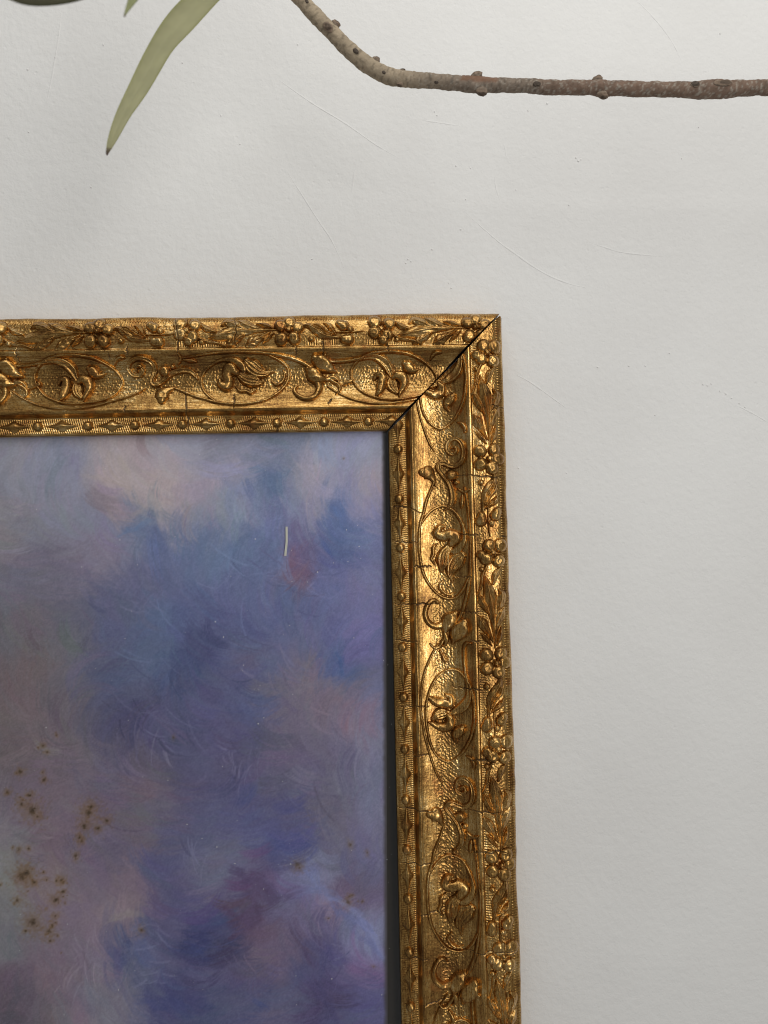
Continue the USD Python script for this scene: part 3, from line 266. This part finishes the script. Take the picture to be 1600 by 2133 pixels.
G = 0.21
WIDER = {'oval_ring': 1.0, 'tendril': 1.0, 'stem': 1.1, 'flower': 1.2, 'leaf': 1.28, 'petal': 1.32, 'bud': 1.25, 'scroll': 1.2, 'curl': 1.2}
def relief(rail, name, hgt, kind, strokes, off, scale=1.0, wob=0.0):
    P = []
    for k, st in enumerate(strokes):
        q = np.array(st, float); q[:, 0] = q[:, 0] * scale + off
        sm = spline(np.c_[q[:, :2], q[:, 2]], 0.12)
        u = np.linspace(0, 1, len(sm))
        dv = np.gradient(sm[:, :2], axis=0); dv /= np.linalg.norm(dv, axis=1)[:, None] + 1e-9
        P.append(np.c_[sm, u, dv, np.full(len(sm), k)])
    P = np.vstack(P); wm = P[:, 2].max() + .5
    lo, hi = P[:, :2].min(0) - wm, P[:, :2].max(0) + wm
    if hi[0] < S0[rail] or lo[0] > S1[rail]: return
    sg, tg = np.arange(lo[0], hi[0], G), np.arange(max(lo[1], .5), min(hi[1], WID - .3), G)
    Sg, Tg = np.meshgrid(sg, tg, indexing='ij')
    pts = np.stack([Sg, Tg], -1).reshape(-1, 2)
    f = np.full(len(pts), -9.0)
    for k in np.unique(P[:, 6]):
        Q = P[P[:, 6] == k]
        d, i = cKDTree(Q[:, :2]).query(pts, distance_upper_bound=Q[:, 2].max() + .6)
        ok = np.isfinite(d); i = np.where(ok, i, 0); w = np.maximum(Q[i, 2], .12)
        x = np.where(ok, d / w, 9.0); u = Q[i, 3]
        side = (pts[:, 0] - Q[i, 0]) * -Q[i, 5] + (pts[:, 1] - Q[i, 1]) * Q[i, 4]
        xc = np.clip(x, 0, 1); hh = hgt * np.minimum(1, (w / Q[:, 2].max()) ** .7 + .15)
        if kind == 'round': v = hh * (1 - xc ** 2.2) ** .55
        elif kind == 'cup': v = hh * ((1 - xc ** 2.4) ** .5 - .42 * np.exp(-((x - .08) / .42) ** 2) * (w > 1.0))
        elif kind == 'fan': v = hh * (1 - xc ** 2.2) ** .6 * (1 - .22 * np.cos(side / np.maximum(w, .5) * 7.5) ** 2) * (.75 + .25 * u)
        elif kind == 'leaf': v = hh * ((1 - xc ** 1.7) ** .7 * .8 + .22 * np.exp(-(x / .13) ** 2) - .13 * (np.cos(u * 26 - x * 5) * .5 + .5) * xc * (1 - xc) * 3)
        elif kind == 'flower':
            big = w > 1.6
            v = hh * np.where(big, (1 - xc ** 2.4) ** .55 * .86 - .08 * np.exp(-(x / .3) ** 2), (1 - xc ** 2.2) ** .55 * 1.15)
        elif kind == 'lozenge':
            v = hh * (1 - xc) ** .85 * np.minimum(1, 1.2)
        else: v = hh * (1 - xc ** 2) ** .5
        v = np.where(x < 1, v, -(x - 1) * w * 1.6 - .02)
        f = np.maximum(f, np.where(ok, v, -9))
    f = f.reshape(Sg.shape)
    f = f * np.where(f > 0, 1 + .3 * (noise2(Sg, Tg, .4, 31, off) - .5), 1) + np.where(f > .1, .06 * (noise2(Sg, Tg, 1.3, 32, off) - .5), 0)
    keep = f > -.28
    Sc = clamp(rail, Sg, Tg)
    if rail == 'T' and (np.abs(Sc - Sg)[keep] > 0).all() or rail == 'R' and (np.abs(Sc - Sg)[keep] > 0).all(): return
    ck = crack(rail, Sc, Tg)
    Hh = base(rail, Sc, Tg, False) + np.maximum(f, -.45) - ck * .8
    V = world(rail, Sc, edge(rail, Sc, Tg), Hh).reshape(-1, 3)
    F = grid_faces(*Sg.shape)
    kf = keep.reshape(-1)
    F = F[kf[F].any(1) & (f.reshape(-1)[F] > -8).all(1)]
    F = F if rail == 'R' else F[:, ::-1]
    a, b, c = V[F[:, 0]], V[F[:, 1]], V[F[:, 2]]
    F = F[np.linalg.norm(np.cross(b - a, c - a), axis=1) > 1e-12]
    if len(F) < 12: return
    used, inv = np.unique(F, return_inverse=True)
    return obj(name, (V[used], inv.reshape(-1, 3)), GOLD[rail], RAIL[rail], tone=np.repeat(ck.reshape(-1, 1)[used], 3, 1))

for rail in 'TR':
    pl = PLACE[rail]; sc = 1.0 if rail == 'T' else 1.05
    for key in ('A', 'S', 'B', 'G', 'flower_a', 'leaf', 'vine', 'flower_b', 'sprout'):
        for a in pl[key if key in pl else 'flower_a' if key in ('leaf', 'vine') else 'flower_b']:
            for name, hgt, kind, strokes in MOTIF[key]:
                dt = rng.normal(0, .12); dsx = rng.normal(0, .18)
                jig = [[(s + dsx + rng.normal(0, .05), t + dt + rng.normal(0, .05), w * rng.uniform(.96, 1.10) * WIDER.get(name, 1.1)) for s, t, w in st] for st in strokes]
                if kind == 'round' and name == 'oval_ring' and np.allclose(strokes[0][0], strokes[0][-1]): jig[0][-1] = jig[0][0]
                relief(rail, name, hgt * 1.65 * rng.uniform(.92, 1.08), kind, jig, a, sc)
    bs = sorted(pl['bead']); step = np.median(np.diff(bs))
    bs = ([bs[0] - step] if rail == 'R' else []) + bs + ([bs[-1] + step] if rail == 'T' else [])
    tb = .079 * WID
    for i, s in enumerate(bs):
        relief(rail, 'bead', 3.0, 'round', [[(0, tb, 2.6), (.1, tb, 2.6)]], s)
        s2 = s + step / 2
        L, wv = step * .37, 3.3
        lz = [(-L, tb, .12), (-L * .66, tb, .75), (-L * .3, tb, 1.7), (0, tb, wv), (L * .3, tb, 1.7), (L * .66, tb, .75), (L, tb, .12)]
        relief(rail, 'lozenge', 2.2, 'lozenge', [lz], s2)

# backing and glass
bx = trimesh.creation.box([0.330, 0.0016, 0.420]); bx.apply_translation([-0.143, -0.0012, -0.125])
obj('backing_board', bx, dark_board, frame, smooth=False)
gp = trimesh.creation.box([0.330, 0.0012, 0.420]); gp.apply_translation([-0.1425, -0.0050, -0.1245])
gl = obj('glass_pane', gp, glass, frame, smooth=False)
fl = []
for x, z in list(FLECKS) + [(rng.uniform(-215, 17), rng.uniform(-270, 64)) for _ in range(150)]:
    s = trimesh.creation.icosphere(1, 1.0); k = rng.uniform(.10, .26) if rng.random() < .5 else rng.uniform(.06, .13)
    s.vertices *= np.array([k * rng.uniform(.6, 1.4), .06, k * rng.uniform(.6, 1.6)]) / 1000
    s.apply_translation([x / 1000, -0.00564, z / 1000]); fl.append(s)
tag(obj('dust_flecks', trimesh.util.concatenate(fl), dust_mat, gl), kind='stuff')

# ---------------------------------------------------------------- the painted picture behind the glass
PX, PZ, dp = np.arange(-246, 16.8, 0.5), np.arange(-288, 69.5, 0.5), 0.5
A = np.array(PAINT, float); axy = A[:, :2]; acol = A[:, 2:]
acol = acol * np.where(acol[:, 2:] > 160, .86, 1)
_l = acol[:, :2].mean(1); acol = np.c_[_l + .74 * (acol[:, 0] - _l) + 2.4, _l + .74 * (acol[:, 1] - _l) - 2.4, _l + .68 * (acol[:, 2] - _l)]
_d, _i = cKDTree(axy).query(axy, k=12); acol = acol + .04 * (acol - acol[_i].mean(1))
def field(x, z, k=10, pw=3.0, warp=1.0):
    x, z = np.asarray(x, float), np.asarray(z, float)
    wx = x + warp * (5 * (meshkit.fbm(np.stack([x * .045, z * .045, x * 0], -1), 4, 41) - .5) * 1.6 + 2.4 * (noise2(x, z, .22, 42) - .5))
    wz = z + warp * (5 * (meshkit.fbm(np.stack([x * .045, z * .045, x * 0 + 9], -1), 4, 43) - .5) * 1.6 + 2.4 * (noise2(x, z, .22, 44) - .5))
    d, i = cKDTree(axy).query(np.stack([wx, wz], -1), k=k)
    w = 1 / (d ** 2 + 2.0) ** (pw / 2) * np.exp(-(d / (d[..., :1] * 1.3 + 2.5)) ** 2)
    return (acol[i] * w[..., None]).sum(-2) / w.sum(-1)[..., None]
GX, GZ = np.meshgrid(PX, PZ)
C = field(GX, GZ)
Hp = np.zeros_like(GX)
def angle_at(x, z):
    n = meshkit.fbm(np.array([[x * .016, z * .016, 3.3]]), 2, 51)[0]
    return (n - .5) * 6.5 + 2.1
def dab(x, z, col, L, w, ang, curve, alpha, bristle, bump):
    r = L + w
    i0, i1 = np.searchsorted(PZ, [z - r, z + r]); j0, j1 = np.searchsorted(PX, [x - r, x + r])
    if i1 - i0 < 2 or j1 - j0 < 2: return
    dx, dz = GX[i0:i1, j0:j1] - x, GZ[i0:i1, j0:j1] - z
    u = dx * math.cos(ang) + dz * math.sin(ang); v = -dx * math.sin(ang) + dz * math.cos(ang) + curve * u * u
    hair = noise2(v, u * .06, bristle, int(abs(x * 7 + z * 3)) % 97)
    end = L * (.72 + .5 * noise2(v, v * 0, bristle, 61, x))
    m = (1 - sst(.55, 1, np.abs(u) / end)) * (1 - sst(.7, 1, np.abs(v) / w)) * sst(.25, .6, hair)
    a = (m * alpha)[..., None]
    C[i0:i1, j0:j1] = C[i0:i1, j0:j1] * (1 - a) + np.asarray(col) * a
    Hp[i0:i1, j0:j1] = Hp[i0:i1, j0:j1] * (1 - m * .7) + m * .7 * bump * (hair - .4)
for n, (L0, L1), (w0, w1), al, jt, br in ((700, (10, 22), (4, 9), .6, 7, 1.0), (1100, (8, 18), (2.4, 6), .5, 9, 1.3), (1100, (6, 15), (1.2, 3), .4, 14, 1.4), (750, (7, 16), (2.2, 5.5), .5, 17, 1.7), (500, (5, 13), (.3, .6), .30, 17, 1.5)):
    xs, zs = rng.uniform(-240, 16, n), rng.uniform(-290, 69, n)
    dj = rng.normal(0, 3.2, (n, 2)); cols = field(xs + dj[:, 0], zs + dj[:, 1])
    for x, z, c in zip(xs, zs, cols):
        dab(x, z, c + rng.normal(0, jt * .42) + rng.normal(0, jt * .22, 3), rng.uniform(L0, L1), rng.uniform(w0, w1), angle_at(x, z) + rng.normal(0, .2), rng.normal(.032, .014), al * rng.uniform(.5, 1.2), br * rng.uniform(.8, 1.3), .20)
for pts, w, col, al in STROKES:     # the strokes one can follow in the painting
    q = spline(np.c_[np.array(pts), np.zeros(len(pts))], 1.5)[:, :2]
    for k in range(0, len(q), 2):
        t2 = q[min(k + 2, len(q) - 1)] - q[max(k - 2, 0)]
        dab(*(q[k] + rng.normal(0, .25 * w, 2)), np.array(col) + rng.normal(0, 4), rng.uniform(2.5, 4.5) + w * .4, w * rng.uniform(.45, .75), math.atan2(t2[1], t2[0]) + rng.normal(0, .15), rng.normal(0, .02), al * .62, rng.uniform(1.0, 1.6), .2)
for x, z, r, a0, a1, n, tn in BRISTLES:   # curved rows of bristle marks
    for k in range(n):
        rr = r * rng.uniform(.45, 1.15); a = math.radians(-rng.uniform(a0, a1)); L = rr * math.radians(abs(a1 - a0)) * rng.uniform(.16, .38)
        px_, pz_ = x + rr * math.cos(a), z + rr * math.sin(a)
        c = field(np.array([px_]), np.array([pz_]))[0] + rng.choice([-1, 1, 1]) * rng.uniform(.8, 2.2) * tn
        dab(px_, pz_, c, L, rng.uniform(.35, .75), a + math.pi / 2, 1 / (2 * rr), .62, .9, .25)
_fox = list(FOXING)
for x, z, r in FOXING:
    for _ in range(int(rng.integers(1, 4)) if r > .9 and x < -150 else 0):
        _fox.append((x + rng.normal(0, 2.2 * r + 1), z + rng.normal(0, 2.2 * r + 1), rng.uniform(.15, .6) * r))
for x, z, r in _fox:   # rust spots in the paper
    i0, i1 = np.searchsorted(PZ, [z - 4 * r - 1, z + 4 * r + 1]); j0, j1 = np.searchsorted(PX, [x - 4 * r - 1, x + 4 * r + 1])
    if i1 <= i0 or j1 <= j0: continue
    xx, zz = GX[i0:i1, j0:j1], GZ[i0:i1, j0:j1]
    d = np.hypot(xx - x, (zz - z) * rng.uniform(.7, 1.3)) / (1.4 * r) * (1 + 1.3 * (noise2(xx, zz, .9, 71) - .5)) + .5 * (noise2(xx, zz, 1.9, 72) - .5)
    a1 = ((.5 if x < -100 else .3) * np.exp(-(d / 1.5) ** 2))[..., None]; a2 = ((.9 if x < -100 else .55) * np.exp(-(d / .42) ** 2))[..., None]
    sub = C[i0:i1, j0:j1]; sub = sub * (1 - a1) + np.array([104, 76, 44]) * a1; C[i0:i1, j0:j1] = sub * (1 - a2) + np.array([48, 32, 16]) * a2
C += (rng.random(C.shape[:2])[..., None] - .5) * 10 + (noise2(GX, GZ, .8, 77)[..., None] - .5) * 9
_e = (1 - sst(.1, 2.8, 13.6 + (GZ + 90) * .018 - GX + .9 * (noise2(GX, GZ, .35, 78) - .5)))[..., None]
C = C * (1 - .85 * _e) + np.array([44, 38, 36]) * .85 * _e      # soft shade of the rail painted in, with brown grime, along the cut edge
lit = np.interp(GZ, [-290, -150, 70], PAINT_LIT)[..., None]
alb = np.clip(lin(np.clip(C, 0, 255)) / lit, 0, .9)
cut = 13.6 + (GZ + 90) * .018             # the sheet was cut a little crooked
XX = np.minimum(GX, cut)
V = np.stack([XX, -(3.0 + Hp), GZ], -1) / 1000.0
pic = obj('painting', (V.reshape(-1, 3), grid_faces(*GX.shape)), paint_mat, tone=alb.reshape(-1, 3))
tag(pic, label='blue and violet painting of clouds with brown foxing spots, inside the gold frame', category='painting')
(xa, za), (xb, zb) = PRINT_SCRATCH
q = np.array([[xa - .6, za], [xa + .55, za], [xa + .5, (za + zb) / 2], [xb + .62, zb], [xb - .6, zb], [xa - .65, (za + zb) / 2]])
sv = trimesh.creation.extrude_polygon(__import__('shapely').Polygon(q), .25)
sv = (np.c_[sv.vertices[:, 0], -(4.3 - sv.vertices[:, 2]), sv.vertices[:, 1]] / 1000.0, sv.faces)
tag(obj('print_scratch', sv, pale, smooth=False), label='tiny upright cream sliver in the blue part of the painting', category='scratch')  # scratch in the print, built as a raised cream strip

# ---------------------------------------------------------------- the twig with its leaves
branch = thing('branch', label='bare grey brown twig with pale green hanging leaves, crossing above the frame', category='branch')
T = spline(np.array(TWIG), 0.7)
T = T[np.r_[True, np.linalg.norm(np.diff(T[:, :3], axis=0), axis=1) > 1e-6]]
Pq, Rq = T[:, :3], T[:, 3]
tan = np.gradient(Pq, axis=0); tan /= np.linalg.norm(tan, axis=1)[:, None]
e1 = np.cross(tan, [0, 1.0, 0]); e1 /= np.linalg.norm(e1, axis=1)[:, None]; e2 = np.cross(e1, tan)
ns = 40; th = np.linspace(0, 2 * np.pi, ns, endpoint=False)
arc = np.r_[0, np.cumsum(np.linalg.norm(np.diff(Pq, axis=0), axis=1))]
TH, AR = np.meshgrid(th, arc)
cyl = np.stack([np.cos(TH) * 1.2, np.sin(TH) * 1.2, AR * .22], -1)
cyl2 = np.stack([np.cos(TH) * 3.5, np.sin(TH) * 3.5, AR * .9], -1)
cyl3 = np.stack([np.cos(TH) * 2.2, np.sin(TH) * 2.2, AR * 2.8], -1)
rad = Rq[:, None] * (1 + .16 * (meshkit.noise(cyl, 81) - .5) + .09 * (meshkit.noise(cyl2, 82) - .5)) + .22 * (meshkit.noise(cyl3, 87) - .5)
Vt_ = Pq[:, None] + rad[..., None] * (np.cos(TH)[..., None] * e1[:, None] + np.sin(TH)[..., None] * e2[:, None])
n1, n2, n3 = meshkit.fbm(cyl, 3, 83)[..., None], meshkit.fbm(cyl2, 3, 84)[..., None], meshkit.noise(cyl3, 88)[..., None]
xw = np.repeat(Pq[:, :1], ns, 1)[..., None]
grey, brown, pale_, red = (lin(c) for c in ((142, 130, 116), (104, 86, 73), (196, 190, 178), (122, 90, 70)))
old = sst(5, 62, xw)                         # greener young wood on the left, brown grey old wood on the right
young = lin((166, 150, 127))
col = young * (1 - old) + (grey * .55 + brown * .45) * old
col = col * (.72 + .56 * n1) ; col = col + (pale_ - col) * sst(.52, .72, n2) * .32 * (.15 + .85 * old)
col = col * (1 - .35 * sst(.60, .80, n3))
upz = Vt_[..., 2:3] - (Pq[:, None, 2:3] - .1 * Rq[:, None, None])
redm = sst(52.5, 54, xw + 2.5 * (n2 - .5)) * (1 - sst(70, 71.5, xw + 2.5 * (n2 - .5))) * sst(-.9, .5, upz + 2.2 * (n2 - .5))
col = col + (red * (.7 + .6 * n1) - col) * redm * .85
rb = sst(84, 100, xw); col = col + (lin((114, 88, 73)) * (.6 + .8 * n1) - col) * rb * .6 * (1 - sst(.5, .7, n2))
nr = len(Pq); idx = np.arange(nr * ns).reshape(nr, ns); nxt = np.roll(idx, -1, 1)
F = np.vstack([np.stack([idx[:-1], nxt[:-1], nxt[1:]], -1).reshape(-1, 3), np.stack([idx[:-1], nxt[1:], idx[1:]], -1).reshape(-1, 3)])
obj('stem', (Vt_.reshape(-1, 3) / 1000, F), bark, branch, tone=np.clip(col, .01, .8).reshape(-1, 3))
for x, y, z, r, dark in BUDS:
    r *= .82 if dark else 1.35 if r < 2.8 else 1.0
    k = np.argmin((Pq[:, 0] - x) ** 2 + (Pq[:, 2] - z) ** 2); ax, R0 = Pq[k], Rq[k]
    o = np.array([x - ax[0], 0, z - ax[2]]); lo = np.linalg.norm(o); lc = min(lo, R0 * .97)
    o = o / (lo + 1e-9) * lc
    c = ax + o + np.array([0, -math.sqrt(max(R0 ** 2 - lc ** 2, 0)), 0]); nrm = c - ax; nrm /= np.linalg.norm(nrm)
    s = trimesh.creation.icosphere(3, 1.0); v = s.vertices.copy()
    tx = tan[k]; ty = np.cross(nrm, tx); ty /= np.linalg.norm(ty)
    n = meshkit.noise(v * 2.1 + r + x, 91); v *= (.82 + .36 * n)[:, None]
    out = np.maximum(v[:, 2], -.5)
    ht = .62 if dark else .95
    if r > 2.8: ht = .22
    lean = (np.maximum(v[:, 2], 0) ** 1.5) * .35
    W = c + ((v[:, 0] + lean) * (1.15 if r < 2.8 else 1.5))[:, None] * r * tx + v[:, 1][:, None] * r * (.8 if r < 2.8 else .55) * ty + (out * ht * r)[:, None] * nrm
    shade = lin((84, 74, 65)) if dark else lin((132, 114, 98))
    tone = shade * (.6 + .8 * n[:, None]); tone[v[:, 2] < .25] = lin((128, 114, 100)) * (.6 + .8 * n[v[:, 2] < .25][:, None])
    if not dark: tone[v[:, 2] > .72] *= .5
    obj('bud', (W / 1000, s.faces), bark, branch, tone=np.clip(tone, .005, .7))
def leaf(name, pairs, bend, light, edgec, label):
    q = np.array([np.r_[a, b] for a, b in pairs], float)
    q = spline(np.c_[q, np.zeros(len(q))], 1.2)[:, :6]
    from scipy.ndimage import gaussian_filter1d
    q[2:-2] = gaussian_filter1d(q, 5, axis=0, mode='nearest')[2:-2]
    a, b = q[:, :3], q[:, 3:]; nw = 15; u = np.linspace(0, 1, nw)
    mid = a[:, None] + (b - a)[:, None] * u[None, :, None]
    wd = np.linalg.norm(b - a, axis=1)
    bow = (4 * u * (1 - u))[None] * wd[:, None] * bend - np.exp(-((u - .5) / .07) ** 2)[None] * np.minimum(wd, 8)[:, None] * .03
    L = np.linspace(0, 1, len(q))
    mid[..., 1] += bow + .12 * np.sin(L * 17)[:, None] * (np.abs(u - .5) * 2)[None] ** 2
    thick = .16 + .22 * (1 - np.abs(u - .5) * 2)[None] + 0 * wd[:, None]
    front, back = mid.copy(), mid.copy(); front[..., 1] -= thick; back[..., 1] += thick
    n, m = len(q), nw
    V = np.vstack([front.reshape(-1, 3), back.reshape(-1, 3)])
    F1 = grid_faces(n, m); k = n * m
    rim = []
    loop = list(range(0, m)) + [r * m + m - 1 for r in range(1, n)] + [(n - 1) * m + c for c in range(m - 2, -1, -1)] + [r * m for r in range(n - 2, 0, -1)]
    for p_, q_ in zip(loop, loop[1:] + loop[:1]): rim += [(p_, q_, q_ + k), (p_, q_ + k, p_ + k)]
    F = np.vstack([F1[:, ::-1], F1 + k, np.array(rim)])
    uu, LL = np.meshgrid(u, L)
    nse = meshkit.fbm(np.stack([uu * 3, LL * 30, uu * 0], -1), 3, 95)[..., None]
    side = np.repeat(np.minimum(uu, 1 - uu)[..., None], 1, -1)
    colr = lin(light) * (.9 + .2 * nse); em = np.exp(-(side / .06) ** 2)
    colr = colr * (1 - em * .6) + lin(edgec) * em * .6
    tipm = sst(.972, .995, LL)[..., None]; colr = colr * (1 - tipm) + lin((92, 62, 44)) * tipm
    colr = np.vstack([colr.reshape(-1, 3)] * 2)
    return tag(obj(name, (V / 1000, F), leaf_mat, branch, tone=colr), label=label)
leaf('leaf', LEAF_A, .12, (190, 188, 150), (166, 168, 98), 'long pale green leaf hanging down to a brown tip')
leaf('leaf', LEAF_B, -.16, (134, 132, 108), (84, 88, 60), 'dark blurred leaf at the top edge')  # darker greens paint in the shadow this leaf hangs in
leaf('leaf', LEAF_C, .10, (172, 176, 130), (120, 128, 70), 'small blurred leaf tip')
def stalk(a, b, r):
    q = spline(np.array([[*a, r], [*((np.array(a) + b) / 2 + [0, -3, 5]), r], [*b, r * .8]]), 2)
    v = []
    for k in range(len(q)):
        d = q[min(k + 1, len(q) - 1), :3] - q[max(k - 1, 0), :3]; d /= np.linalg.norm(d)
        x = np.cross(d, [0, 1, .1]); x /= np.linalg.norm(x); y = np.cross(x, d)
        v.append(q[k, :3] + q[k, 3] * (np.cos(th[::5])[:, None] * x + np.sin(th[::5])[:, None] * y))
    m = len(th[::5]); ix = np.arange(len(q) * m).reshape(-1, m); nx_ = np.roll(ix, -1, 1)
    F = np.vstack([np.stack([ix[:-1], nx_[:-1], nx_[1:]], -1).reshape(-1, 3), np.stack([ix[:-1], nx_[1:], ix[1:]], -1).reshape(-1, 3)])
    V = np.vstack(v); obj('leaf_stalk', (V / 1000, F), bark, branch, tone=np.tile(lin((150, 152, 110)), (len(V), 1)))
for lf, tp in ((LEAF_A, 0.42), (LEAF_B, 0.10), (LEAF_C, 0.2)):
    a = (np.array(lf[0][0]) + lf[0][1]) / 2
    k = np.argmin(np.linalg.norm(Pq[: len(Pq) // 2] - a, axis=1))
    stalk(Pq[k], a, .9)
